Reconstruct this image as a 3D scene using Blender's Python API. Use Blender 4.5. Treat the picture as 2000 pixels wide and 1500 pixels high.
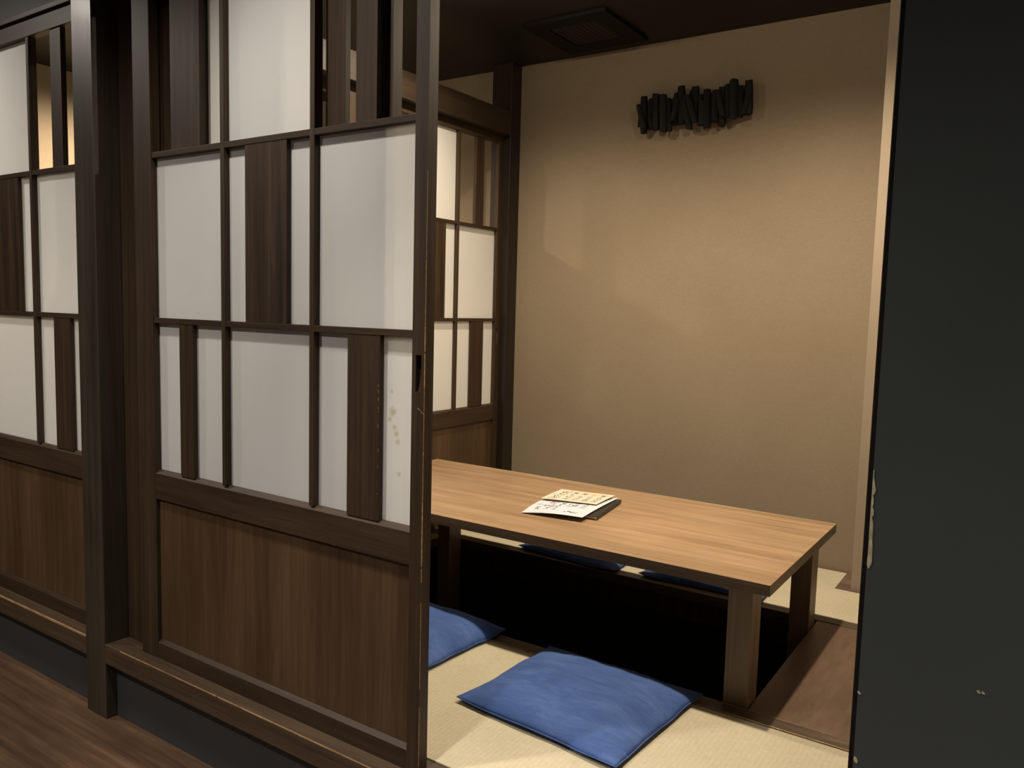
import bpy, bmesh, math, random
from mathutils import Matrix, Vector, noise

random.seed(7)
S = bpy.context.scene
COL = S.collection
for o in list(bpy.data.objects):
    bpy.data.objects.remove(o)

# ------------------------------------------------------------------ camera, world, exposure, lamps
CAM_Z = 1.25                      # eye height above the tatami; corridor floor lies 0.29 lower
FPX = 1559.28
ROLL, PITCH, YAW = math.radians(-1.517), math.radians(5.388), math.radians(33.822)
_f = Vector((-math.sin(YAW) * math.cos(PITCH), math.cos(YAW) * math.cos(PITCH), -math.sin(PITCH)))
_r = Vector((math.cos(YAW), math.sin(YAW), 0))
_d = _f.cross(_r)
_r2 = _r * math.cos(ROLL) + _d * math.sin(ROLL)
_d2 = _d * math.cos(ROLL) - _r * math.sin(ROLL)
cam_data = bpy.data.cameras.new('camera')
cam_data.sensor_fit = 'HORIZONTAL'
cam_data.sensor_width = 36.0
cam_data.lens = FPX / 2000.0 * 36.0
cam_data.clip_start = 0.02
cam = bpy.data.objects.new('camera', cam_data)
COL.objects.link(cam)
mw = Matrix((
    (_r2.x, -_d2.x, -_f.x, 0),
    (_r2.y, -_d2.y, -_f.y, 0),
    (_r2.z, -_d2.z, -_f.z, CAM_Z),
    (0, 0, 0, 1)))
cam.matrix_world = mw
S.camera = cam

S.view_settings.view_transform = 'Standard'
S.view_settings.look = 'None'
S.view_settings.gamma = 1
S.view_settings.exposure = 0.0
S.view_settings.use_curve_mapping = False
world = bpy.data.worlds.new('world')
S.world = world
world.use_nodes = True
world.node_tree.nodes['Background'].inputs[0].default_value = (0.75, 0.8, 1.0, 1)
world.node_tree.nodes['Background'].inputs[1].default_value = 0.012

WARM = (1.0, 0.82, 0.60)
WARMER = (1.0, 0.78, 0.50)
NEUTRAL = (1.0, 0.90, 0.79)
# x, y, z, watts, full cone in degrees, colour, soft radius, place
LAMPS = [
    (-0.87, 2.92, 2.70, 240, 154, WARM, 0.03, 'room'),
    (-2.22, 2.96, 2.70, 145, 154, WARM, 0.03, 'room'),
    (-1.27, 1.00, 2.70, 190, 57, NEUTRAL, 0.03, 'corridor'),
    (-4.05, 0.82, 2.70, 80, 176, NEUTRAL, 0.05, 'corridor'),
    (-1.85, 0.90, 2.70, 92, 132, NEUTRAL, 0.04, 'corridor'),  # added lamp, placed to brighten the main door panels
    (-3.00, -0.60, 2.70, 235, 160, NEUTRAL, 0.04, 'corridor'),  # added frontal fill for the lower facade
    (2.80, -0.50, 2.70, 310, 170, NEUTRAL, 0.05, 'corridor'),  # added lamp out of view, brightens the black wall
    (-4.60, 2.90, 2.70, 380, 170, WARM, 0.05, 'left room'),
]

# ------------------------------------------------------------------ helpers
def link(o, parent=None):
    COL.objects.link(o)
    if parent is not None:
        o.parent = parent
    return o

def tag(o, label=None, cat=None, group=None, kind=None):
    if label: o['label'] = label
    if cat: o['category'] = cat
    if group: o['group'] = group
    if kind: o['kind'] = kind
    return o

def empty(name, loc=(0, 0, 0), rz=0.0):
    o = bpy.data.objects.new(name, None)
    o.empty_display_size = 0.05
    o.location = loc
    o.rotation_euler = (0, 0, rz)
    return link(o)

def add_box(bm, x0, x1, y0, y1, z0, z1, bev=0.0, rot=None, seg=2):
    c = Vector(((x0 + x1) / 2, (y0 + y1) / 2, (z0 + z1) / 2))
    m = Matrix.Translation(c)
    if rot is not None:
        m = m @ rot
    m = m @ Matrix.Diagonal((abs(x1 - x0), abs(y1 - y0), abs(z1 - z0), 1))
    r = bmesh.ops.create_cube(bm, size=1.0, matrix=m)
    if bev > 0:
        es = set()
        for v in r['verts']:
            es.update(v.link_edges)
        bmesh.ops.bevel(bm, geom=list(es), offset=bev, segments=seg, profile=0.5, affect='EDGES')

def build(name, bm, mat, parent=None, smooth=False):
    me = bpy.data.meshes.new(name)
    bm.to_mesh(me)
    bm.free()
    if mat is not None:
        me.materials.append(mat)
    if smooth:
        for p in me.polygons:
            p.use_smooth = True
    return link(bpy.data.objects.new(name, me), parent)

def boxes(name, bl, mat, parent=None, bev=0.0015, seg=2):
    bm = bmesh.new()
    for b in bl:
        add_box(bm, *b, bev=bev, seg=seg)
    return build(name, bm, mat, parent)

def struct(o, label=None):
    o['kind'] = 'structure'
    if label: o['label'] = label
    return o

# ------------------------------------------------------------------ materials
def new_mat(name):
    m = bpy.data.materials.new(name)
    m.use_nodes = True
    nt = m.node_tree
    b = nt.nodes['Principled BSDF']
    return m, nt, b

def lin(c):
    return tuple((x / 12.92 if x <= 0.04045 else ((x + 0.055) / 1.055) ** 2.4) for x in c)

def coords(nt, scale, rot=(0, 0, 0)):
    tc = nt.nodes.new('ShaderNodeTexCoord')
    mp = nt.nodes.new('ShaderNodeMapping')
    mp.inputs['Scale'].default_value = scale
    mp.inputs['Rotation'].default_value = rot
    nt.links.new(tc.outputs['Object'], mp.inputs['Vector'])
    return mp.outputs['Vector']

def noise_node(nt, vec, scale, detail=5, rough=0.6, dist=0.0):
    n = nt.nodes.new('ShaderNodeTexNoise')
    n.inputs['Scale'].default_value = scale
    n.inputs['Detail'].default_value = detail
    n.inputs['Roughness'].default_value = rough
    n.inputs['Distortion'].default_value = dist
    nt.links.new(vec, n.inputs['Vector'])
    return n.outputs['Fac']

def ramp(nt, fac, stops):
    r = nt.nodes.new('ShaderNodeValToRGB')
    el = r.color_ramp.elements
    while len(el) < len(stops):
        el.new(0.5)
    for e, (p, c) in zip(el, stops):
        e.position = p
        e.color = (*c, 1)
    nt.links.new(fac, r.inputs['Fac'])
    return r.outputs['Color']

def bump(nt, b, h, strength, dist=0.002):
    bp = nt.nodes.new('ShaderNodeBump')
    bp.inputs['Strength'].default_value = strength
    bp.inputs['Distance'].default_value = dist
    nt.links.new(h, bp.inputs['Height'])
    nt.links.new(bp.outputs['Normal'], b.inputs['Normal'])

def mixc(nt, fac, a, b2, blend='MIX'):
    m = nt.nodes.new('ShaderNodeMix')
    m.data_type = 'RGBA'
    m.blend_type = blend
    if isinstance(fac, (int, float)):
        m.inputs[0].default_value = fac
    else:
        nt.links.new(fac, m.inputs[0])
    for s, v in ((m.inputs[6], a), (m.inputs[7], b2)):
        if isinstance(v, tuple):
            s.default_value = (*v, 1)
        else:
            nt.links.new(v, s)
    return m.outputs[2]

def wood(name, dark, mid, light, axis='z', rough=0.45, streak=26.0, stretch=0.035, coat=0.0, bstr=0.25, spec=0.5):
    m, nt, b = new_mat(name)
    sc = [1, 1, 1]
    sc['xyz'.index(axis)] = stretch
    v = coords(nt, tuple(sc))
    n1 = noise_node(nt, v, streak, 6, 0.65, 0.4)
    n2 = noise_node(nt, v, streak * 6, 4, 0.6)
    sc2 = [1, 1, 1]
    sc2['xyz'.index(axis)] = 0.25
    v2 = coords(nt, tuple(sc2))
    n3 = noise_node(nt, v2, 4.0, 3, 0.5, 0.6)
    c1 = ramp(nt, n1, [(0.30, dark), (0.52, mid), (0.74, light)])
    c2 = ramp(nt, n2, [(0.35, (0.72, 0.72, 0.72)), (0.6, (1.05, 1.05, 1.05))])
    c3 = ramp(nt, n3, [(0.3, (0.8, 0.8, 0.8)), (0.7, (1.15, 1.15, 1.15))])
    c = mixc(nt, 0.6, c1, c2, 'MULTIPLY')
    c = mixc(nt, 0.8, c, c3, 'MULTIPLY')
    nt.links.new(c, b.inputs['Base Color'])
    b.inputs['Roughness'].default_value = rough
    b.inputs['Specular IOR Level'].default_value = spec
    if coat:
        b.inputs['Coat Weight'].default_value = coat
        b.inputs['Coat Roughness'].default_value = 0.2
    bump(nt, b, n2, bstr, 0.0008)
    return m

def plain(name, col, rough=0.6, var=0.08, scale=6.0, bstr=0.1, bscale=220.0, spec=0.5):
    m, nt, b = new_mat(name)
    v = coords(nt, (1, 1, 1))
    n = noise_node(nt, v, scale, 4)
    lo = tuple(x * (1 - var) for x in col)
    hi = tuple(x * (1 + var) for x in col)
    nt.links.new(ramp(nt, n, [(0.3, lo), (0.7, hi)]), b.inputs['Base Color'])
    b.inputs['Roughness'].default_value = rough
    b.inputs['Specular IOR Level'].default_value = spec
    if bstr:
        bump(nt, b, noise_node(nt, v, bscale, 2), bstr, 0.0006)
    return m

M = {}
# door timber: vertical and horizontal grain share one colour
DK = ((0.026, 0.0145, 0.0075), (0.045, 0.027, 0.0145), (0.062, 0.039, 0.022))
M['door_v'] = wood('dark_stained_timber_upright', *DK, axis='z', rough=0.5, streak=30, spec=0.32)
M['door_h'] = wood('dark_stained_timber_level', *DK, axis='x', rough=0.5, streak=30, spec=0.32)
M['beam_y'] = wood('dark_stained_beam', (0.016, 0.009, 0.0045), (0.030, 0.0175, 0.009), (0.044, 0.027, 0.014), axis='y', rough=0.5, streak=22)
M['post'] = wood('dark_stained_post', (0.024, 0.018, 0.012), (0.042, 0.032, 0.022), (0.055, 0.043, 0.03), axis='z', rough=0.42, streak=24, bstr=0.9, coat=0.06)
M['corner_post'] = wood('blackish_corner_post', (0.010, 0.006, 0.004), (0.018, 0.011, 0.007), (0.026, 0.017, 0.010), axis='z', rough=0.45, streak=24)
M['slat'] = wood('brown_slat', (0.020, 0.011, 0.006), (0.042, 0.024, 0.013), (0.066, 0.040, 0.022), axis='z', rough=0.5, streak=34, spec=0.3)
M['board'] = wood('brown_panel_board', (0.052, 0.028, 0.013), (0.080, 0.046, 0.022), (0.108, 0.064, 0.032), axis='z', rough=0.42, streak=16, stretch=0.05)
M['sill'] = wood('worn_sill_timber', (0.035, 0.022, 0.013), (0.065, 0.042, 0.025), (0.095, 0.062, 0.038), axis='x', rough=0.38, streak=24)
M['worn'] = wood('worn_or_highlight_wood', (0.20, 0.12, 0.05), (0.38, 0.24, 0.11), (0.6, 0.42, 0.22), axis='x', rough=0.4, streak=60, stretch=0.2)  # bare wood on worn edges; also paints highlights on sills and nosing
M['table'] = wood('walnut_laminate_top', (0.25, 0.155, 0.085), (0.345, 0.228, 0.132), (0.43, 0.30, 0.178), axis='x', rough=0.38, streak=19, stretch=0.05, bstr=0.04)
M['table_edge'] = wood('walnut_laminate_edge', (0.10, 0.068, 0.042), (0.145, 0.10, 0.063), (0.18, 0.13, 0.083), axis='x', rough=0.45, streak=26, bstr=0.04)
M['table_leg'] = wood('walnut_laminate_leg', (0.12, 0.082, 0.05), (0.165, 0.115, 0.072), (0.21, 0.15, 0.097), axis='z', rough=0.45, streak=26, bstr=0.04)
M['pit_board'] = wood('reddish_floor_board', (0.115, 0.073, 0.050), (0.16, 0.104, 0.073), (0.20, 0.132, 0.094), axis='y', rough=0.36, streak=8, stretch=0.2, bstr=0.06)
M['nosing'] = wood('brown_nosing', (0.05, 0.035, 0.026), (0.10, 0.072, 0.052), (0.2, 0.14, 0.09), axis='x', rough=0.32, streak=14, stretch=0.12, bstr=0.2)
M['trim_floor'] = wood('brown_floor_trim', (0.10, 0.066, 0.045), (0.135, 0.092, 0.064), (0.17, 0.118, 0.084), axis='x', rough=0.5, streak=20)
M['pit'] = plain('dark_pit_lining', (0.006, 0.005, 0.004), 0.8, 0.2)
M['ceil'] = plain('dark_brown_ceiling', (0.009, 0.007, 0.0055), 0.5, 0.1, 3.0, 0.05, spec=0.3)
M['corridor_ceil'] = plain('charcoal_corridor_ceiling', (0.03, 0.03, 0.028), 0.6, 0.1, 3.0, 0.05)
M['blackwall'] = plain('blue_black_painted_wall', (0.088, 0.104, 0.106), 0.62, 0.06, 3.0, 0.25, 160, spec=0.35)
M['kick'] = plain('charcoal_kick_board', (0.040, 0.042, 0.048), 0.55, 0.08, 5.0, 0.1)
M['jamb'] = plain('nearly_black_jamb', (0.012, 0.008, 0.005), 0.55, 0.1)
M['chip'] = plain('bare_cream_plaster', (0.75, 0.69, 0.46), 0.85, 0.25, 60.0, 0.5, 300)
M['charcoal'] = plain('charcoal_black', (0.009, 0.0085, 0.0085), 0.7, 0.3, 60.0, 0.5, 400, spec=0.2)
M['vent'] = plain('black_vent_enamel', (0.003, 0.0025, 0.002), 0.6, 0.1, spec=0.15)
M['vent_mesh'] = plain('brown_vent_filter', (0.020, 0.015, 0.010), 0.6, 0.25, 9.0, 0.2, spec=0.2)
M['ring'] = plain('black_lamp_ring', (0.02, 0.018, 0.016), 0.4, 0.1)
M['leather'] = plain('black_menu_cover', (0.022, 0.020, 0.018), 0.38, 0.15, 40, 0.3, 500)
M['page'] = plain('cream_page_edge', (0.6, 0.5, 0.36), 0.7, 0.1, 80)
M['white_paper'] = plain('white_paper', (0.57, 0.61, 0.68), 0.6, 0.02)
M['cream_paper'] = plain('cream_paper', (0.60, 0.56, 0.45), 0.6, 0.03)
M['ink'] = plain('black_ink', (0.03, 0.028, 0.03), 0.6, 0.05, 5, 0)
M['red_ink'] = plain('red_ink', (0.75, 0.13, 0.13), 0.6, 0.05, 5, 0)
M['brown_ink'] = plain('brown_print', (0.20, 0.12, 0.06), 0.6, 0.1, 5, 0)
M['orange_ink'] = plain('orange_print', (0.75, 0.38, 0.14), 0.6, 0.1, 5, 0)

def beige_wall():
    m, nt, b = new_mat('beige_fabric_wallpaper')
    v = coords(nt, (1, 1, 1))
    vh = coords(nt, (0.12, 0.12, 1))
    vv = coords(nt, (1, 1, 0.10))
    n1 = noise_node(nt, vh, 420, 3, 0.6)
    n2 = noise_node(nt, vv, 300, 3, 0.6)
    n3 = noise_node(nt, v, 2.0, 3, 0.5)
    c = ramp(nt, n3, [(0.3, (0.238, 0.190, 0.132)), (0.7, (0.258, 0.208, 0.147))])
    c = mixc(nt, 0.35, c, ramp(nt, n1, [(0.35, (0.82, 0.82, 0.82)), (0.65, (1.1, 1.1, 1.1))]), 'MULTIPLY')
    c = mixc(nt, 0.25, c, ramp(nt, n2, [(0.35, (0.85, 0.85, 0.85)), (0.65, (1.1, 1.1, 1.1))]), 'MULTIPLY')
    nt.links.new(c, b.inputs['Base Color'])
    b.inputs['Roughness'].default_value = 0.85
    b.inputs['Specular IOR Level'].default_value = 0.2
    bump(nt, b, n1, 0.3, 0.0006)
    return m
M['beige'] = beige_wall()
M['pilaster'] = plain('pale_beige_wallpaper', (0.30, 0.25, 0.192), 0.8, 0.04, 4, 0.2, 200, spec=0.2)

def tatami():
    m, nt, b = new_mat('woven_rush_tatami')
    v = coords(nt, (1, 1, 1))
    w1 = nt.nodes.new('ShaderNodeTexWave')
    w1.wave_type = 'BANDS'; w1.bands_direction = 'X'
    w1.inputs['Scale'].default_value = 20.0
    w1.inputs['Distortion'].default_value = 1.6
    w1.inputs['Detail'].default_value = 2.0
    w1.inputs['Detail Scale'].default_value = 3.0
    nt.links.new(v, w1.inputs['Vector'])
    n1 = noise_node(nt, coords(nt, (0.06, 1, 1)), 520, 3, 0.6)
    n2 = noise_node(nt, coords(nt, (1, 0.10, 1)), 330, 3, 0.6)
    n3 = noise_node(nt, v, 3.0, 4, 0.55)
    c = ramp(nt, n3, [(0.3, (0.445, 0.405, 0.298)), (0.7, (0.515, 0.47, 0.355))])
    c = mixc(nt, 0.45, c, ramp(nt, n1, [(0.35, (0.72, 0.72, 0.68)), (0.65, (1.12, 1.12, 1.12))]), 'MULTIPLY')
    c = mixc(nt, 0.35, c, ramp(nt, n2, [(0.35, (0.78, 0.78, 0.76)), (0.65, (1.1, 1.1, 1.1))]), 'MULTIPLY')
    c = mixc(nt, 0.22, c, ramp(nt, w1.outputs['Fac'], [(0.2, (0.86, 0.86, 0.84)), (0.7, (1.05, 1.05, 1.05))]), 'MULTIPLY')
    nt.links.new(c, b.inputs['Base Color'])
    b.inputs['Roughness'].default_value = 0.65
    b.inputs['Specular IOR Level'].default_value = 0.3
    bump(nt, b, n1, 0.5, 0.001)
    return m
M['tatami'] = tatami()

def acrylic(name, stains=()):
    m, nt, b = new_mat(name)
    v = coords(nt, (1, 1, 1))
    n = noise_node(nt, v, 2.2, 3, 0.5)
    c = ramp(nt, n, [(0.3, (0.77, 0.78, 0.78)), (0.7, (0.81, 0.81, 0.795))])
    if stains:
        tc = nt.nodes.new('ShaderNodeTexCoord')
        wob = noise_node(nt, v, 90, 2, 0.5)
        for (sx, sz, r) in stains:
            d = nt.nodes.new('ShaderNodeVectorMath'); d.operation = 'DISTANCE'
            nt.links.new(tc.outputs['Object'], d.inputs[0])
            d.inputs[1].default_value = (sx, 0.0225, sz)
            a = nt.nodes.new('ShaderNodeMath'); a.operation = 'MULTIPLY_ADD'
            nt.links.new(wob, a.inputs[0]); a.inputs[1].default_value = 0.012
            nt.links.new(d.outputs['Value'], a.inputs[2])
            mr = nt.nodes.new('ShaderNodeMapRange')
            mr.inputs['From Min'].default_value = r + 0.009
            mr.inputs['From Max'].default_value = r * 0.4 + 0.006
            mr.inputs['To Max'].default_value = 0.6
            nt.links.new(a.outputs[0], mr.inputs['Value'])
            c = mixc(nt, mr.outputs[0], c, (0.55, 0.47, 0.28))
    nt.links.new(c, b.inputs['Base Color'])
    b.inputs['Roughness'].default_value = 0.55
    b.inputs['Specular IOR Level'].default_value = 0.25
    tr = nt.nodes.new('ShaderNodeBsdfTranslucent')
    nt.links.new(c, tr.inputs['Color'])
    mx = nt.nodes.new('ShaderNodeMixShader')
    mx.inputs[0].default_value = 0.38
    out = nt.nodes['Material Output']
    nt.links.new(b.outputs[0], mx.inputs[1])
    nt.links.new(tr.outputs[0], mx.inputs[2])
    nt.links.new(mx.outputs[0], out.inputs['Surface'])
    return m
M['acrylic'] = acrylic('milky_white_acrylic')
M['acrylic_stained'] = acrylic('stained_milky_acrylic',
    [(1.166, 0.966, 0.013), (1.238, 1.012, 0.009), (1.172, 0.925, 0.006), (1.178, 0.908, 0.008), (1.184, 0.886, 0.007),
     (1.155, 0.945, 0.006), (1.16, 1.02, 0.004), (1.19, 0.80, 0.005)])

def corridor_floor():
    m, nt, b = new_mat('dark_plank_floor')
    tc = nt.nodes.new('ShaderNodeTexCoord')
    br = nt.nodes.new('ShaderNodeTexBrick')
    br.inputs['Scale'].default_value = 1.0
    br.inputs['Brick Width'].default_value = 1.3
    br.inputs['Row Height'].default_value = 0.11
    br.inputs['Mortar Size'].default_value = 0.0015
    br.inputs['Color1'].default_value = (0.16, 0.16, 0.16, 1)
    br.inputs['Color2'].default_value = (0.9, 0.9, 0.9, 1)
    br.inputs['Mortar'].default_value = (0, 0, 0, 1)
    nt.links.new(tc.outputs['Object'], br.inputs['Vector'])
    v = coords(nt, (0.07, 1, 1))
    n1 = noise_node(nt, v, 26, 5, 0.6, 0.3)
    n0 = noise_node(nt, coords(nt, (0.35, 1, 1)), 3.2, 3, 0.6, 0.5)
    c = ramp(nt, n1, [(0.3, (0.062, 0.034, 0.018)), (0.55, (0.115, 0.066, 0.037)), (0.75, (0.18, 0.11, 0.066))])
    c = mixc(nt, 0.6, c, ramp(nt, br.outputs['Color'], [(0.0, (0.45, 0.45, 0.45)), (1.0, (1.25, 1.25, 1.25))]), 'MULTIPLY')
    c = mixc(nt, 0.9, c, ramp(nt, n0, [(0.3, (0.6, 0.6, 0.62)), (0.7, (1.3, 1.28, 1.25))]), 'MULTIPLY')
    nt.links.new(c, b.inputs['Base Color'])
    b.inputs['Roughness'].default_value = 0.42
    bump(nt, b, n1, 0.3, 0.001)
    return m
M['plank'] = corridor_floor()

def fabric_blue():
    m, nt, b = new_mat('blue_worn_velour')
    v = coords(nt, (1, 1, 1))
    n1 = noise_node(nt, coords(nt, (0.5, 1.3, 1), (0, 0, 0.7)), 7, 6, 0.68, 1.0)
    n2 = noise_node(nt, coords(nt, (1, 5.0, 1), (0, 0, 0.9)), 16, 4, 0.65)
    n3 = noise_node(nt, v, 900, 2, 0.6)
    c = ramp(nt, n1, [(0.28, (0.030, 0.068, 0.225)), (0.5, (0.045, 0.097, 0.29)), (0.76, (0.082, 0.145, 0.36))])
    c = mixc(nt, 0.45, c, ramp(nt, n2, [(0.35, (0.75, 0.76, 0.78)), (0.72, (1.25, 1.22, 1.18))]), 'MULTIPLY')
    nt.links.new(c, b.inputs['Base Color'])
    b.inputs['Roughness'].default_value = 0.8
    b.inputs['Specular IOR Level'].default_value = 0.2
    b.inputs['Sheen Weight'].default_value = 0.12
    b.inputs['Sheen Roughness'].default_value = 0.5
    b.inputs['Sheen Tint'].default_value = (0.55, 0.66, 1, 1)
    bump(nt, b, n3, 0.25, 0.0006)
    return m
M['blue'] = fabric_blue()

m, nt, b = new_mat('warm_lamp_lens')
b.inputs['Base Color'].default_value = (0.8, 0.75, 0.65, 1)
b.inputs['Emission Color'].default_value = (1.0, 0.82, 0.6, 1)
b.inputs['Emission Strength'].default_value = 6.0
M['lens'] = m

# ------------------------------------------------------------------ setting: shell of the room and the corridor
CEIL = 2.705
LO = -0.29                         # corridor floor
BACK = 4.14
XL = -2.76                         # room-side face of the partition posts
def shell(name, bl, mat, label, bev=0.0):
    return struct(boxes(name, bl, mat, bev=bev), label)

shell('floor', [(-8.5, 3.0, -2.2, 1.60, LO - 0.05, LO)], M['plank'], 'dark brown plank floor of the corridor')
shell('wall_back', [(-5.45, 0.25, BACK, BACK + 0.1, -0.3, CEIL)], M['beige'], 'beige fabric papered wall behind the low table')
shell('wall_left', [(-5.5, -5.4, 1.70, BACK + 0.1, -0.3, CEIL)], M['beige'], 'beige wall of the next booth seen through the lattice')
shell('wall_right', [(0.15, 0.25, 1.66, BACK, -0.6, CEIL)], M['beige'], 'right side wall of the booth')
shell('ceiling', [(-5.5, 0.25, 1.66, BACK + 0.1, CEIL, CEIL + 0.06)], M['ceil'], 'dark brown ceiling over the booths')
shell('ceiling_corridor', [(-8.5, 3.0, -2.2, 1.70, CEIL + 0.04, CEIL + 0.1)], M['corridor_ceil'], 'dark ceiling of the corridor')
shell('wall_front', [(-8.5, 3.0, 1.60, 1.66, 2.318, CEIL + 0.05)], M['corridor_ceil'], 'charcoal wall above the sliding doors')
shell('wall_corridor', [(-8.5, 3.0, -2.25, -2.2, LO, CEIL + 0.05)], M['blackwall'], 'dark wall on the far side of the corridor')
shell('wall_corridor_end', [(-8.6, -8.5, -2.2, 1.7, LO, CEIL + 0.05)], M['blackwall'], 'dark wall closing the corridor')

# black wall to the right of the opening and its slim jamb
RX = -0.2325
wf = shell('wall_right_front', [(RX, 3.0, 1.46, 1.60, LO, CEIL + 0.04)], M['blackwall'], 'blue-black painted wall right of the opening with chipped corner')
shell('trim_1', [(-0.2475, RX, 1.50, 1.62, LO, CEIL + 0.04)], M['jamb'], 'narrow nearly black door jamb at the edge of the black wall', 0.002)

def chip_mesh(cx, pts, name='paint_chip'):
    """irregular chip standing 1 mm proud of the wall face; pts = [(z, x0, x1)] down the corner"""
    bm = bmesh.new()
    rows = []
    for z, a, c in pts:
        rows.append([bm.verts.new((cx + a, 1.4588, z)), bm.verts.new((cx + c, 1.4588, z)),
                     bm.verts.new((cx + c, 1.461, z)), bm.verts.new((cx + a, 1.461, z))])
    for r, q in zip(rows, rows[1:]):
        for k in range(4):
            bm.faces.new((r[k], r[(k + 1) % 4], q[(k + 1) % 4], q[k]))
    bm.faces.new(rows[0]); bm.faces.new(list(reversed(rows[-1])))
    bmesh.ops.recalc_face_normals(bm, faces=bm.faces)
    return build(name, bm, M['chip'], wf)
def wall_pt(x, y, Y=1.4588):
    v = _r2 * ((x - 1000) / FPX) + _d2 * ((y - 750) / FPX) + _f
    v = v * (Y / v.y)
    return v.x, v.z + CAM_Z
# outline of the long chip: rows (y, left, right) on the photographed wall face, scaled to metres
long_chip = [(918, 1705.0, 1706.0), (932, 1704, 1706), (944, 1703, 1708.5), (955, 1702.5, 1710.5), (963, 1702, 1708.5), (967, 1702, 1705),
             (973, 1701, 1706.5), (983, 1700.5, 1706), (990, 1700, 1704), (996, 1700, 1706.5), (1004, 1699.5, 1706.5), (1010, 1699, 1703),
             (1022, 1698.5, 1705), (1038, 1697.5, 1704.5), (1055, 1697, 1703.5), (1068, 1696, 1704), (1082, 1695, 1703.2), (1095, 1693, 1702.8), (1103, 1692.5, 1700.5), (1110, 1695, 1697)]
pts = []
for y, a, c in long_chip:
    x0, z = wall_pt(a, y); x1, _ = wall_pt(c, y)
    pts.append((z, x0, x1))
sh = RX - min(p[1] for p in pts)
chip_mesh(0.0, [(z, max(a, RX + 0.0003), max(c, RX + 0.002)) for z, a, c in pts])
for (cx, cy, rx, ry) in ((1678, 1353, 2.6, 3.2), (1671, 1484, 3.5, 6.5), (1911.5, 1351.5, 3.2, 3.6), (1920, 1353.5, 3.4, 3.2)):
    rows = []
    for k in range(7):
        t = -1 + 2 * k / 6
        w = math.sqrt(max(0.0, 1 - t * t)) * rx + 0.3
        x0, z = wall_pt(cx - w + t * 1.5, cy + t * ry); x1, _ = wall_pt(cx + w + t * 1.5, cy + t * ry)
        rows.append((z, x0, x1))
    chip_mesh(0.0, rows)

# posts
struct(boxes('trim_2', [(-2.897, -2.768, 1.515, 1.66, LO, 2.318)], M['post'], bev=0.003), 'square dark post between the two sliding doors')
shell('trim_3', [(-2.90, XL, 4.035, BACK, 0.0, CEIL)], M['corner_post'], 'dark corner post at the back wall', 0.002)
shell('trim_4', [(-2.84, XL, 1.66, 4.035, 2.282, 2.418)], M['beam_y'], 'dark brown beam over the side partition', 0.003)
# door head rails and sills of the two facade bays
for i, (a, c, zz) in enumerate(((-8.4, -2.897, 5), (-2.768, RX, 6))):
    c2 = c if i == 0 else -0.245
    struct(boxes('trim_%d' % (5 + i), [(a, c2, 1.553, 1.66, 2.297, 2.318)], M['door_h'], bev=0.002), ('head rail over the left sliding door', 'head rail over the main sliding doors')[i])
    s = struct(boxes('trim_%d' % (7 + i), [(a, c2, 1.515, 1.640, -0.078, -0.004)], M['sill'], bev=0.003), ('long timber sill left of the post', 'long timber sill under the main sliding doors')[i])
    # bright arris highlight painted as pale strips along the sill edge, in irregular runs
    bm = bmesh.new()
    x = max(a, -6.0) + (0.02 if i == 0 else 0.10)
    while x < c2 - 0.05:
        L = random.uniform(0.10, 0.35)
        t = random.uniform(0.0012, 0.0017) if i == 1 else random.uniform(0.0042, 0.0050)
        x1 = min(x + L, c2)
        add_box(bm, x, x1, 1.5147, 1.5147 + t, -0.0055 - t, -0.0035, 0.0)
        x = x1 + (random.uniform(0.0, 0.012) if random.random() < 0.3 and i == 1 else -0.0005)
    build('worn_or_highlight_edge', bm, M['worn'], s)
    shell('baseboard_%s' % ('left', 'front')[i], [(a, c2, 1.556, 1.60, LO, -0.078)], M['kick'], ('charcoal kick board under the left sill', 'charcoal kick board under the main sill')[i])

# pilaster on the back wall
shell('wall_pilaster', [(-0.676, 0.15, 3.862, BACK, -0.01, CEIL)], M['pilaster'], 'pale beige pilaster at the right end of the back wall', 0.002)
# floor trims along back wall and pilaster
shell('baseboard_back', [(XL, -0.738, 4.105, BACK, -0.02, 0.004), (-0.738, -0.676, 3.835, BACK, -0.02, 0.004), (-0.676, 0.15, 3.835, 3.862, -0.02, 0.004)],
      M['trim_floor'], 'brown floor trim running along the back wall and around the pilaster')

# ------------------------------------------------------------------ floor of the booth: mats, nosings, foot well
PX0, PX1, PY0, PY1 = -2.68, -0.712, 2.450, 3.372
def mat_obj(x0, x1, y0, y1, label):
    o = boxes('tatami_mat', [(x0, x1, y0, y1, -0.05, 0.0)], M['tatami'], bev=0.002)
    return tag(o, label, 'tatami mat', 'tatami mats around the foot well')
mat_obj(XL + 0.001, 0.148, 1.641, 2.385, 'pale woven tatami mat in front of the table, carrying the two nearer blue cushions')
bm = bmesh.new()
add_box(bm, XL + 0.001, -0.739, 3.436, 4.104, -0.05, 0.0)
add_box(bm, -0.739, 0.148, 3.436, 3.834, -0.05, 0.0)
o = build('tatami_mat', bm, M['tatami'])
tag(o, 'pale woven tatami mat behind the table along the beige back wall', 'tatami mat', 'tatami mats around the foot well')

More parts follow.
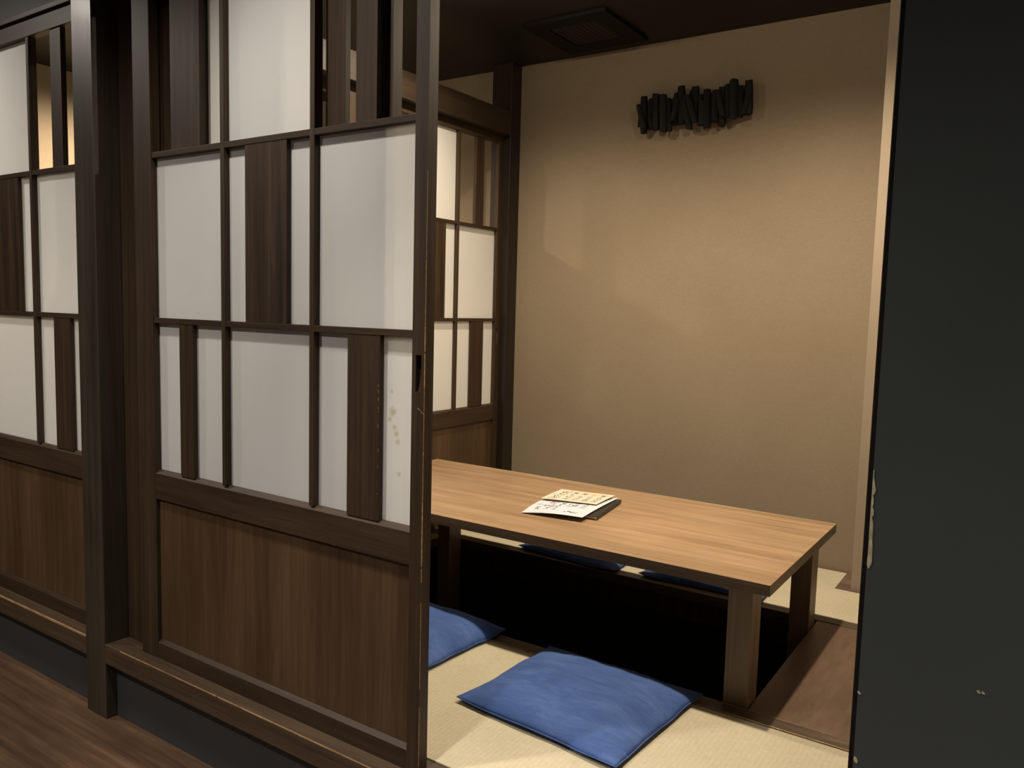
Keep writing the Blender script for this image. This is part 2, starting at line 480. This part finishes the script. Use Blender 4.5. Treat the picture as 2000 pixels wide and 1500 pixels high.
nf = struct(boxes('trim_9', [(XL, 0.148, 2.386, 2.449, -0.05, 0.003)], M['nosing'], bev=0.004), 'worn brown nosing between front mat and foot well')
bm = bmesh.new()  # nosing arris highlights painted as pale broken strips along its worn edges
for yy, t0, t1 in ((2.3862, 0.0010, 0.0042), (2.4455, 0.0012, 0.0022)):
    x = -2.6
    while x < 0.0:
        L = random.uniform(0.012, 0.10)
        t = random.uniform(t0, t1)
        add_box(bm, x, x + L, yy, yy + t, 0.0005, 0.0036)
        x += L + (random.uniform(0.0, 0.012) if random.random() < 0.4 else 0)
build('worn_or_highlight_edge', bm, M['worn'], nf)
nb = struct(boxes('trim_10', [(XL, 0.148, 3.373, 3.435, -0.045, 0.003)], M['nosing'], bev=0.004), 'brown nosing between foot well and rear mat')
shell('trim_11', [(-0.711, 0.148, 2.4495, 3.3725, -0.05, 0.0)], M['pit_board'], 'reddish brown floor board right of the foot well', 0.003)
shell('trim_12', [(XL, PX0, 2.4495, 3.3725, -0.05, 0.0)], M['pit_board'], 'narrow floor board left of the foot well', 0.002)
# foot well lining
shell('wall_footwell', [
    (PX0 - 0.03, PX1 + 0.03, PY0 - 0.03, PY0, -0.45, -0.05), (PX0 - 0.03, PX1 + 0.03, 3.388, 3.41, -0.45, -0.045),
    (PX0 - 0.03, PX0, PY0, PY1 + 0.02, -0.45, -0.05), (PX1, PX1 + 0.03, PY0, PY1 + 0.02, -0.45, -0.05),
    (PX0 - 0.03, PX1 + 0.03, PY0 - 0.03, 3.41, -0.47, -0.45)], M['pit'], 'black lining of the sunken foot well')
shell('trim_14', [(PX0, PX1, 3.368, 3.388, -0.105, -0.0455), (PX0, PX1, 3.362, 3.388, -0.135, -0.106)], M['slat'], 'brown rail below the rear nosing inside the foot well', 0.002)
# threshold under the side partition, floor of the next booth
shell('trim_13', [(-2.93, XL - 0.0005, 1.66, 4.034, -0.05, 0.002)], M['sill'], 'threshold under the side partition', 0.001)
shell('floor_next_booth', [(-5.4, -2.931, 1.66, BACK, -0.05, 0.0)], M['tatami'], 'tatami floor of the neighbouring booth')

# ------------------------------------------------------------------ lattice sliding doors
W, T = 1.293, 0.035
ZR = [(0.663, 1.170), (1.188, 1.715), (1.733, 2.233)]     # three rows of the lattice
def make_door(name, label, loc, rz, hero=False):
    """local x along the door, y into its thickness, z up"""
    r = empty(name, loc, rz)
    struct(r, label)
    dv, dh = M['door_v'], M['door_h']
    z0, z1 = -0.003, 2.296
    boxes('stile', [(0, 0.098, 0, T, z0, z1)], dv, r, 0.0015)
    sx = 1.250
    # right stile, built around the finger pull
    ha, hb, hz0, hz1 = 1.263, 1.281, 1.030, 1.125
    bm = bmesh.new()
    add_box(bm, sx, ha, 0, T, z0, z1)
    add_box(bm, hb, W, 0, T, z0, z1)
    add_box(bm, ha, hb, 0, T, z0, hz0)
    add_box(bm, ha, hb, 0, T, hz1, z1)
    add_box(bm, ha, hb, 0.014, T, hz0, hz1)
    bmesh.ops.remove_doubles(bm, verts=bm.verts, dist=1e-5)
    st = build('stile', bm, dv, r)
    # finger pull: scooped wooden liner, deep at the top and rising towards the bottom
    bm = bmesh.new()
    prev = None
    for k in range(13):
        t = k / 12
        z = hz1 - (hz1 - hz0) * t
        y = 0.0135 - 0.013 * (t ** 2.2)
        xi = hb - 0.0005
        xa = ha + 0.0045 * math.sin(math.pi * min(1, t * 1.0)) * 0 + 0.0005
        xm = hb - 0.004 - 0.007 * (t ** 1.5)
        row = [bm.verts.new((xa, 0.0138, z)), bm.verts.new((xm, y, z)), bm.verts.new((xi, 0.0008, z))]
        if prev:
            for q in range(2):
                bm.faces.new((prev[q], prev[q + 1], row[q + 1], row[q]))
        prev = row
    build('finger_pull', bm, M['slat'], st, True)
    boxes('rail', [(0.098, sx, 0.001, T - 0.001, 2.233, z1)], dh, r)
    # mid rail with a sloping top lip, bottom rail the same
    for (a, c) in ((0.567, 0.655), (z0, 0.052)):
        bm = bmesh.new()
        add_box(bm, 0.098, sx, 0.001, T - 0.001, a, c)
        vs = [bm.verts.new(p) for p in ((0.098, 0.001, c), (sx, 0.001, c), (sx, 0.014, c + 0.011), (0.098, 0.014, c + 0.011),
                                         (0.098, T - 0.001, c), (sx, T - 0.001, c), (sx, T - 0.001, c + 0.011), (0.098, T - 0.001, c + 0.011))]
        for f in ((0, 1, 2, 3), (3, 2, 6, 7), (7, 6, 5, 4), (0, 3, 7, 4), (1, 5, 6, 2)):
            bm.faces.new([vs[i] for i in f])
        build('rail', bm, dh, r)
    boxes('lower_board', [(0.098, sx, 0.014, 0.024, 0.062, 0.567)], M['board'], r, 0)
    # muntins
    for zz in ((1.170, 1.188), (1.715, 1.733)):
        boxes('muntin', [(0.098, sx, 0.003, T - 0.003, *zz)], dh, r, 0.001)
    for xx in ((0.462, 0.481), (0.861, 0.880)):
        boxes('muntin', [(xx[0], xx[1], 0.0022, T - 0.0022, 0.665, 2.233)], dv, r, 0.001)
    B = [(0.098, 0.462), (0.481, 0.861), (0.880, sx)]
    # slats: (row, x0, x1)
    sl = [(0, 0.238, 0.311), (0, 1.012, 1.134), (1, 0.577, 0.763), (2, 0.204, 0.357), (2, 1.035, 1.111)]
    for (rw, a, c) in sl:
        y0, y1 = (0.0045, 0.0195) if rw < 2 else (0.006, 0.026)
        o = boxes('slat', [(a, c, y0, y1, ZR[rw][0], ZR[rw][1])], M['slat'], r, 0.001)
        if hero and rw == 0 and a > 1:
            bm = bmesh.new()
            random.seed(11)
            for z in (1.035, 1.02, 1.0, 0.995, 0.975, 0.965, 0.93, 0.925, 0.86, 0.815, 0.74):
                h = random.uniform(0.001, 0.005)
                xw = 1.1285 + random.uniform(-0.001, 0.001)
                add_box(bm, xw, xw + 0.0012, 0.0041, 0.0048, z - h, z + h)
            build('worn_or_highlight_edge', bm, M['worn'], o)
    # white panels: rows 0 and 1 in every bay, top row only in the middle bay
    panels = [(0, k) for k in range(3)] + [(1, k) for k in range(3)] + [(2, 1)]
    for (rw, k) in panels:
        mm = M['acrylic_stained'] if (hero and rw == 0 and k == 2) else M['acrylic']
        boxes('white_panel', [(B[k][0] - 0.0005, B[k][1] + 0.0005, 0.0225, 0.0250, ZR[rw][0] - 0.0005, ZR[rw][1] + 0.0005)], mm, r, 0)
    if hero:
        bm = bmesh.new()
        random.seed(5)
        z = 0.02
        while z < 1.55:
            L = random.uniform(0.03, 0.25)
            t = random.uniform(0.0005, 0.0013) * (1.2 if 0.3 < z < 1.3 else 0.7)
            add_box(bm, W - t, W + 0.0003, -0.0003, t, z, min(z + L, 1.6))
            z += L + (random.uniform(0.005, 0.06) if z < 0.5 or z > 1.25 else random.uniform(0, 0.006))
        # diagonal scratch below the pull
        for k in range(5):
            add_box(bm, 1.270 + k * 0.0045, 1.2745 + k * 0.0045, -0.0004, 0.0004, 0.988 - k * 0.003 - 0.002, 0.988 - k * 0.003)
        build('worn_or_highlight_edge', bm, M['worn'], st)
    return r

make_door('door_1', 'dark lattice sliding door with white panels standing half open at the entrance', (-2.611, 1.565, 0), 0, True)
make_door('door_2', 'second lattice sliding door on the track directly behind the half-open one', (-2.767, 1.6035, 0), 0)
make_door('door_3', 'lattice sliding door left of the thick dark post', (-4.192, 1.565, 0), 0)
make_door('door_4', 'lattice panel in the side partition beside the back corner post', (-2.81, 2.742, 0.0), math.pi / 2)
make_door('door_5', 'lattice panel of the side partition nearer the corridor', (-2.8485, 1.662, 0.0), math.pi / 2)
make_door('door_6', 'lattice sliding door far left behind its neighbour', (-5.40, 1.6035, 0), 0)

# ------------------------------------------------------------------ low table
TZ = 0.42
tb = empty('low_table', (-1.70, 2.91, 0))
tag(tb, 'long low table with light brown wood grain top and four thick square legs', 'table')
def rel(o, par):
    o.location = tuple(-c for c in par.location)
    return o
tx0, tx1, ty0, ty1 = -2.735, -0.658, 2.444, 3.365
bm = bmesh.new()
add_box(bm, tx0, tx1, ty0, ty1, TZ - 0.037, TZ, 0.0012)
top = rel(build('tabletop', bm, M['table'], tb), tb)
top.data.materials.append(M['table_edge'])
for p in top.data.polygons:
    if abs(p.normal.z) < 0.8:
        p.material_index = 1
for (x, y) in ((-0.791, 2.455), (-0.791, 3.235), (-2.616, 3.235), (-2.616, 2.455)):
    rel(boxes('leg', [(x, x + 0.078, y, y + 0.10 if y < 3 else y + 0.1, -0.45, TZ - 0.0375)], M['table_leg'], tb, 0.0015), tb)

# ------------------------------------------------------------------ floor cushions
def pix(x, y, z=0.016):
    v = _r2 * ((x - 1000) / FPX) + _d2 * ((y - 750) / FPX) + _f
    v = v * ((z - CAM_Z) / v.z)
    return (v.x, v.y)

def make_cushion(c4, seed, label, h=0.06, back=0.0):
    """c4: floor points of the corners LF, RF, RB, LB; the origin sits in the middle"""
    N = 60
    bm = bmesh.new()
    rnd = random.Random(seed)
    off = Vector((rnd.uniform(0, 50), rnd.uniform(0, 50), rnd.uniform(0, 50)))
    cx = sum(p[0] for p in c4) / 4; cy = sum(p[1] for p in c4) / 4
    grid = {}
    for side in (1, -1):
        for i in range(N + 1):
            for j in range(N + 1):
                u = -1 + 2 * i / N; v = -1 + 2 * j / N
                edge = i in (0, N) or j in (0, N)
                if side == -1 and edge:
                    grid[(side, i, j)] = grid[(1, i, j)]
                    continue
                # sides bow in a little between the pointed corners
                uu = u * (1 - 0.015 * (1 - v * v)); vv = v * (1 - 0.015 * (1 - u * u))
                wu, wv = (uu + 1) / 2, (vv + 1) / 2
                px = c4[0][0]*(1-wu)*(1-wv) + c4[1][0]*wu*(1-wv) + c4[2][0]*wu*wv + c4[3][0]*(1-wu)*wv - cx
                py = c4[0][1]*(1-wu)*(1-wv) + c4[1][1]*wu*(1-wv) + c4[2][1]*wu*wv + c4[3][1]*(1-wu)*wv - cy
                px += 0.006 * noise.noise(Vector((u * 2, v * 2, 17)) + off)
                py += 0.006 * noise.noise(Vector((u * 2, v * 2, 27)) + off)
                p = (1 - abs(u) ** 3.4) ** 0.65 * (1 - abs(v) ** 3.2) ** 0.75
                wr = noise.noise(Vector((u * 1.6, v * 1.6, 0)) + off) * 0.22 + noise.noise(Vector((u * 6, v * 6, 3)) + off) * 0.035 + back * v
                cr = max(0.0, abs(u) + abs(v) - 1.55) / 0.45
                rim = 0.012 + 0.005 * noise.noise(Vector((u * 3, v * 3, 9)) + off) + 0.005 * cr * cr
                pk = (1 - p) * p * 4
                pucker = 0.0022 * noise.noise(Vector((u * 15, v * 15, 5)) + off) * pk
                if side == 1:
                    z = rim + h * p * (1 + wr) + pucker
                else:
                    z = max(0.0012, rim - 0.012 * min(1, p * 5))
                grid[(side, i, j)] = bm.verts.new((px, py, z))
    for side in (1, -1):
        for i in range(N):
            for j in range(N):
                q = [grid[(side, i, j)], grid[(side, i + 1, j)], grid[(side, i + 1, j + 1)], grid[(side, i, j + 1)]]
                if side == -1:
                    q.reverse()
                bm.faces.new(q)
    bmesh.ops.recalc_face_normals(bm, faces=bm.faces)
    o = build('floor_cushion', bm, M['blue'], None, True)
    o.location = (cx, cy, 0.002)
    ring = [(i, 0) for i in range(N)] + [(N, j) for j in range(N)] + [(i, N) for i in range(N, 0, -1)] + [(0, j) for j in range(N, 0, -1)]
    bm = bmesh.new()
    pts = [o.data.vertices[i * (N + 1) + j].co.copy() for i, j in ring]
    prev = None; first = None
    L = len(pts)
    for k in range(L):
        p = pts[k]; t = (pts[(k + 1) % L] - pts[k - 1]).normalized()
        n = Vector((t.y, -t.x, 0)).normalized()
        rv = [bm.verts.new(p + (n * math.cos(a) + Vector((0, 0, 1)) * math.sin(a)) * 0.0022) for a in [q * math.pi / 3 for q in range(6)]]
        if prev:
            for q in range(6):
                bm.faces.new((prev[q], prev[(q + 1) % 6], rv[(q + 1) % 6], rv[q]))
        else:
            first = rv
        prev = rv
    for q in range(6):
        bm.faces.new((prev[q], prev[(q + 1) % 6], first[(q + 1) % 6], first[q]))
    build('seam', bm, M['blue'], o, True)
    tag(o, label, 'cushion', 'blue floor cushions around the low table')
    return o

make_cushion((pix(893, 1362), pix(1203, 1499), pix(1372, 1356), pix(1074, 1262)), 3, 'blue square floor cushion lying whole in view on the front tatami mat', 0.052, 0.0)
make_cushion(((-2.24, 2.03), (-1.69, 2.04), (-1.655, 2.475), (-2.23, 2.50)), 8, 'blue floor cushion half hidden behind the edge of the sliding door', 0.060, 0.1)
make_cushion(((-2.222, 3.425), (-1.645, 3.360), (-1.66, 3.93), (-2.22, 3.95)), 15, 'blue floor cushion behind the table, the one nearer the side partition', 0.070)
make_cushion(((-1.530, 3.405), (-0.960, 3.425), (-0.96, 3.97), (-1.53, 3.97)), 21, 'blue floor cushion behind the table, the one nearer the pale pilaster', 0.060)

# ------------------------------------------------------------------ menus on the table
def on_plane(x, y, z):
    v = _r2 * ((x - 1000) / FPX) + _d2 * ((y - 750) / FPX) + _f
    v = v * ((z - CAM_Z) / v.z)
    return Vector((v.x, v.y, z))

# menu book, dark covers with pages between
A = on_plane(1163, 1013.5, TZ + 0.006); B_ = on_plane(1211, 980.5, TZ + 0.006)
ex = (B_ - A); LB = ex.length; ex.normalize()          # along the right edge, front to back
ang = math.atan2(ex.y, ex.x) - math.pi / 2
bk = empty('menu_book', (A.x, A.y, TZ), ang)            # local +y towards the back, -x to the left
tag(bk, 'black covered menu book lying under the paper menus on the table', 'menu')
BWD = 0.14
bm = bmesh.new()
add_box(bm, -BWD, 0, 0, LB, 0.0006, 0.0032, 0.0008)
add_box(bm, -BWD, 0, 0, LB, 0.0135, 0.0162, 0.0008)
# rounded spine on the right
seg = []
for k in range(9):
    a = -math.pi / 2 + math.pi * k / 8
    seg.append((math.cos(a) * 0.0078 - 0.0008, 0.0084 + math.sin(a) * 0.0078))
v0 = [bm.verts.new((x, 0.0, z)) for x, z in seg]; v1 = [bm.verts.new((x, LB, z)) for x, z in seg]
for k in range(8):
    bm.faces.new((v0[k], v0[k + 1], v1[k + 1], v1[k]))
bm.faces.new(v0); bm.faces.new(list(reversed(v1)))
build('cover', bm, M['leather'], bk)
boxes('pages', [(-BWD + 0.006, -0.002, 0.004, LB - 0.004, 0.0033, 0.0134)], M['page'], bk, 0)
boxes('corner_tip', [(-0.004, 0.0045, -0.0015, 0.012, 0.004, 0.0125)], M['page'], bk, 0.001)
boxes('corner_tip', [(-0.004, 0.0045, LB - 0.022, LB + 0.0015, 0.004, 0.0125)], M['page'], bk, 0.001)

def sheet(name, P, zf, mat, label, n=24, thick=0.0004):
    """P: corners LF RF RB LB (Vectors); zf(u,v): extra height; returns object and mapper"""
    def at(u, v, dz=0.0):
        p = (P[0] * (1 - u) + P[1] * u) * (1 - v) + (P[3] * (1 - u) + P[2] * u) * v
        return Vector((p.x, p.y, p.z + zf(u, v) + dz))
    bm = bmesh.new()
    g = [[[bm.verts.new(at(i / n, j / n, d)) for j in range(n + 1)] for i in range(n + 1)] for d in (thick, 0)]
    for i in range(n):
        for j in range(n):
            bm.faces.new((g[0][i][j], g[0][i + 1][j], g[0][i + 1][j + 1], g[0][i][j + 1]))
            bm.faces.new((g[1][i][j], g[1][i][j + 1], g[1][i + 1][j + 1], g[1][i + 1][j]))
    for i in range(n):
        bm.faces.new((g[0][i][0], g[1][i][0], g[1][i + 1][0], g[0][i + 1][0]))
        bm.faces.new((g[0][i][n], g[0][i + 1][n], g[1][i + 1][n], g[1][i][n]))
        bm.faces.new((g[0][0][i], g[0][0][i + 1], g[1][0][i + 1], g[1][0][i]))
        bm.faces.new((g[0][n][i], g[1][n][i], g[1][n][i + 1], g[0][n][i + 1]))
    bmesh.ops.recalc_face_normals(bm, faces=bm.faces)
    o = build(name, bm, mat, None, False)
    tag(o, label, 'menu')
    return o, at

def ribbon(bm, at, pts, w, dz=0.0011):
    vs = []
    for k, (u, v) in enumerate(pts):
        a = pts[max(k - 1, 0)]; c = pts[min(k + 1, len(pts) - 1)]
        d = Vector((c[0] - a[0], c[1] - a[1])); 
        if d.length < 1e-6: d = Vector((1, 0))
        d.normalize()
        n = Vector((-d.y, d.x)) * w / 2
        vs.append((bm.verts.new(at(u + n.x, v + n.y, dz)), bm.verts.new(at(u - n.x, v - n.y, dz))))
    for p, q in zip(vs, vs[1:]):
        bm.faces.new((p[0], p[1], q[1], q[0]))

def handwriting(bm, at, u0, v0, v1, size, w, rnd, slope=0.0):
    """a line of brush-like characters running from v0 to v1 at about u0"""
    v = v0
    while v < v1:
        uc = u0 + slope * (v - v0)
        s = size * 1.25 * rnd.uniform(0.7, 1.15)
        for _ in range(rnd.randint(3, 5)):
            a = (uc + rnd.uniform(-.5, .5) * s, v + rnd.uniform(0, .8) * s)
            if rnd.random() < 0.5:
                c = (a[0] + rnd.uniform(-.8, .8) * s, a[1] + rnd.uniform(-.15, .15) * s)
            else:
                c = (a[0] + rnd.uniform(-.15, .15) * s, a[1] + rnd.uniform(-.7, .7) * s)
            mid = ((a[0] + c[0]) / 2 + rnd.uniform(-.12, .12) * s, (a[1] + c[1]) / 2 + rnd.uniform(-.12, .12) * s)
            ribbon(bm, at, [a, mid, c], w * 1.25 * rnd.uniform(0.6, 1.2))
        v += s * rnd.uniform(0.95, 1.25)

ZW = TZ + 0.018
PW = [on_plane(1018, 1001, TZ + 0.003), on_plane(1137, 1011, TZ + 0.020), on_plane(1208.5, 972.5, ZW), on_plane(1062, 974.5, ZW)]
wsheet, atw = sheet('menu_sheet', PW, lambda u, v: 0.004 * math.sin(math.pi * v) * (1 - 0.3 * u) + 0.006 * math.sin(math.pi * u) * (1 - v), M['white_paper'],
                    'white paper menu with black brush writing curling up at its front edge')
rnd = random.Random(4)
bm = bmesh.new()
handwriting(bm, atw, 0.17, 0.20, 0.56, 0.095, 0.012, rnd, 0.10)
handwriting(bm, atw, 0.29, 0.20, 0.72, 0.040, 0.006, rnd, 0.06)
handwriting(bm, atw, 0.40, 0.22, 0.68, 0.060, 0.010, rnd, 0.08)
handwriting(bm, atw, 0.56, 0.40, 0.74, 0.080, 0.012, rnd, 0.06)
handwriting(bm, atw, 0.64, 0.42, 0.72, 0.050, 0.010, rnd, 0.06)
for uu in (0.76, 0.80):
    handwriting(bm, atw, uu, 0.34, 0.62, 0.022, 0.004, rnd)
for uu in (0.64, 0.68, 0.73, 0.76, 0.82):
    handwriting(bm, atw, uu, 0.12, 0.15, 0.045, 0.008, rnd)
build('writing', bm, M['ink'], wsheet)
bm = bmesh.new()
for k in range(3):
    ribbon(bm, atw, [(0.215 + k * 0.018, 0.60), (0.225 + k * 0.018, 0.67), (0.235 + k * 0.018, 0.74)], 0.010)
handwriting(bm, atw, 0.235, 0.58, 0.74, 0.05, 0.008, rnd, 0.03)
build('red_heading', bm, M['red_ink'], wsheet)

ZC = TZ + 0.0275
PC = [on_plane(1057, 973, ZC), on_plane(1165, 985.5, ZC), on_plane(1202, 968, ZC), on_plane(1097, 955.5, ZC)]
csheet, atc = sheet('menu_card', PC, lambda u, v: 0.0015 * math.sin(math.pi * v), M['cream_paper'],
                    'cream paper menu card with small printed pictures lying on top of the white menu')
bm = bmesh.new()
handwriting(bm, atc, 0.13, 0.08, 0.78, 0.07, 0.009, rnd, 0.05)
handwriting(bm, atc, 0.21, 0.02, 0.90, 0.06, 0.008, rnd, 0.05)
for q in range(4):
    u = 0.36 + q * 0.165
    handwriting(bm, atc, u, 0.10, 0.62, 0.034, 0.006, rnd)
    handwriting(bm, atc, u + 0.045, 0.15, 0.52, 0.024, 0.005, rnd)
    ribbon(bm, atc, [(u + 0.085, 0.06), (u + 0.085, 0.88)], 0.003)
build('writing', bm, M['ink'], csheet)
for q, mt in enumerate(('brown_ink', 'brown_ink', 'orange_ink', 'brown_ink')):
    bm = bmesh.new()
    u = 0.37 + q * 0.165
    for k in range(4):
        ribbon(bm, atc, [(u - 0.03 + k * 0.017, 0.70 + 0.02 * (k % 2)), (u - 0.025 + k * 0.017, 0.76), (u - 0.03 + k * 0.017, 0.84 - 0.02 * (k % 3))], 0.018)
    build('printed_picture', bm, M[mt], csheet)

# ------------------------------------------------------------------ charcoal stick decoration on the back wall
art = empty('wall_decoration', (-1.66, BACK, 2.33))
tag(art, 'row of overlapping black charcoal sticks mounted high on the beige wall', 'wall decoration')
def stick(cx, z0, z1, r, depth, lean=0.0, rnd=random.Random(2)):
    bm = bmesh.new()
    n = 9
    H = z1 - z0
    rings = []
    rr = [r * rnd.uniform(0.86, 1.08) for _ in range(n)]
    for k in range(7):
        t = k / 6
        e = 0.88 if k in (0, 6) else 1.0
        rings.append([bm.verts.new(((rr[q] * math.cos(q * 2 * math.pi / n)) * e + lean * (t - 0.5) * H + rnd.uniform(-.0004, .0004),
                                    (rr[q] * math.sin(q * 2 * math.pi / n)) * e,
                                    t * H + (rnd.uniform(-.003, .003) if k in (0, 6) else 0))) for q in range(n)])
    for a, c in zip(rings, rings[1:]):
        for q in range(n):
            bm.faces.new((a[q], a[(q + 1) % n], c[(q + 1) % n], c[q]))
    bm.faces.new(list(reversed(rings[0]))); bm.faces.new(rings[-1])
    o = build('charcoal_stick', bm, M['charcoal'], art)
    o.location = (cx - art.location.x, -depth, z0 - art.location.z)
    return o
def apt(x, y, Y=4.10):
    v = _r2 * ((x - 1000) / FPX) + _d2 * ((y - 750) / FPX) + _f
    v = v * (Y / v.y)
    return v.x, v.z + CAM_Z
# (pixel-frame measurements of each stick on the photographed wall: x top, y top, x bottom, y bottom, width, layer)
sticks = [(249, 480, 210, 765, 62, 0), (280, 352, 275, 860, 74, 1), (230, 480, 300, 800, 60, 2), (370, 372, 375, 575, 62, 0), (330, 430, 345, 800, 60, 0), (450, 312, 450, 820, 74, 1),
          (440, 560, 360, 800, 56, 0), (565, 340, 570, 852, 84, 2), (615, 380, 632, 830, 70, 1), (660, 375, 690, 740, 70, 0), (730, 290, 700, 720, 66, 0),
          (800, 212, 798, 735, 80, 1), (765, 400, 700, 700, 60, 2), (875, 330, 840, 680, 66, 1), (845, 420, 915, 805, 76, 1), (915, 370, 1000, 725, 72, 2), (982, 205, 965, 640, 80, 0),
          (1060, 320, 1060, 660, 74, 0), (1095, 420, 1075, 755, 74, 1), (1165, 258, 1155, 790, 80, 1), (1205, 340, 1240, 700, 74, 0), (1280, 265, 1265, 705, 76, 1), (1325, 290, 1395, 640, 66, 2),
          (1362, 212, 1345, 750, 84, 0), (1455, 190, 1440, 640, 70, 1), (1500, 200, 1490, 640, 60, 0), (1550, 132, 1540, 672, 88, 2), (1625, 200, 1615, 640, 60, 1),
          (1600, 300, 1650, 610, 60, 1), (1740, 128, 1738, 590, 76, 1), (1690, 260, 1700, 600, 60, 0), (1760, 330, 1680, 600, 50, 2)]
for (xt, yt, xb, yb, w, ly) in sticks:
    k = 280 / 2000.0
    a = apt(1220 + xt * k, 140 + yt * k); c = apt(1220 + xb * k, 140 + yb * k)
    r = w * k / 2 / 372.0 * 1.5
    stick((a[0] + c[0]) / 2, c[1], a[1], r, 0.030 + ly * 0.018, (a[0] - c[0]) / (a[1] - c[1]))
boxes('backing', [(-0.30, 0.0, -0.014, -0.0005, -0.045, 0.022), (0.0, 0.30, -0.014, -0.0005, -0.030, 0.050)], M['charcoal'], art, 0.001)

# ------------------------------------------------------------------ ceiling vent
vx0, vx1, vy0, vy1 = -2.365, -1.888, 3.535, 4.03
vt = empty('ceiling_vent', ((vx0 + vx1) / 2, (vy0 + vy1) / 2, CEIL))
tag(vt, 'square black vent grille on the dark ceiling near the back wall', 'vent')
hx, hy = (vx1 - vx0) / 2, (vy1 - vy0) / 2
bm = bmesh.new()
for (a, b2, c, d) in ((-hx, hx, -hy, -hy + 0.10), (-hx, hx, hy - 0.10, hy), (-hx, -hx + 0.10, -hy + 0.10, hy - 0.10), (hx - 0.10, hx, -hy + 0.10, hy - 0.10)):
    add_box(bm, a, b2, c, d, -0.018, -0.0005)
build('frame', bm, M['vent'], vt)
boxes('filter', [(-hx + 0.10, hx - 0.10, -hy + 0.10, hy - 0.10, -0.011, -0.0006)], M['vent_mesh'], vt, 0)
bm = bmesh.new()
for k in range(9):
    x = -hx + 0.125 + k * (2 * hx - 0.25) / 8
    add_box(bm, x - 0.004, x + 0.004, -hy + 0.10, hy - 0.10, -0.013, -0.0111)
build('grille', bm, M['vent_mesh'], vt)

# ------------------------------------------------------------------ recessed downlights, each with its own lamp; some corridor ones are added fill
where = {'room': 'recessed downlight in the booth ceiling', 'corridor': 'recessed downlight in the corridor ceiling', 'left room': 'recessed downlight over the neighbouring booth'}
ends = ['above the right end of the table', 'above the left end of the table', 'in front of the open doorway', 'left of the dark post', 'in front of the half-open sliding door, added to brighten its panels', 'near the far corridor wall, added as frontal fill for the doors', 'in front of the black wall, added to brighten it', 'behind the side partition']
for i, (x, y, z, watt, cone, colr, rad, place) in enumerate(LAMPS):
    zc = CEIL if place != 'corridor' else CEIL + 0.04
    r = empty('downlight', (x, y, zc))
    tag(r, where[place] + ' ' + ends[i], 'ceiling light', 'recessed downlights')
    bm = bmesh.new()
    n = 32
    prof = [(0.050, -0.0005), (0.050, -0.006), (0.044, -0.008), (0.038, -0.005), (0.034, -0.0008)]
    rings = [[bm.verts.new((q * math.cos(2 * math.pi * k / n), q * math.sin(2 * math.pi * k / n), zz)) for k in range(n)] for q, zz in prof]
    for a, c in zip(rings, rings[1:]):
        for k in range(n):
            bm.faces.new((a[k], a[(k + 1) % n], c[(k + 1) % n], c[k]))
    build('ring', bm, M['ring'], r, True)
    bm = bmesh.new()
    bmesh.ops.create_circle(bm, cap_ends=True, segments=n, radius=0.033, matrix=Matrix.Translation((0, 0, -0.0012)))
    build('lens', bm, M['lens'], r)
    ld = bpy.data.lights.new('downlight_lamp', 'SPOT')
    ld.energy = watt
    ld.color = colr
    ld.spot_size = math.radians(cone)
    ld.spot_blend = 1.0
    ld.shadow_soft_size = rad
    if place == 'room':
        # added fill point in the fixture, lifts the upper walls beyond the spot beam
        pd = bpy.data.lights.new('wall_fill_light', 'POINT')
        pd.energy = watt * 0.038
        pd.color = colr
        pd.shadow_soft_size = 0.02
        po = bpy.data.objects.new('wall_fill', pd)
        link(po, r)
        po.location = (0, 0, -0.035)
    lo = bpy.data.objects.new('lamp', ld)
    link(lo, r)
    lo.location = (0, 0, -0.012 - rad)
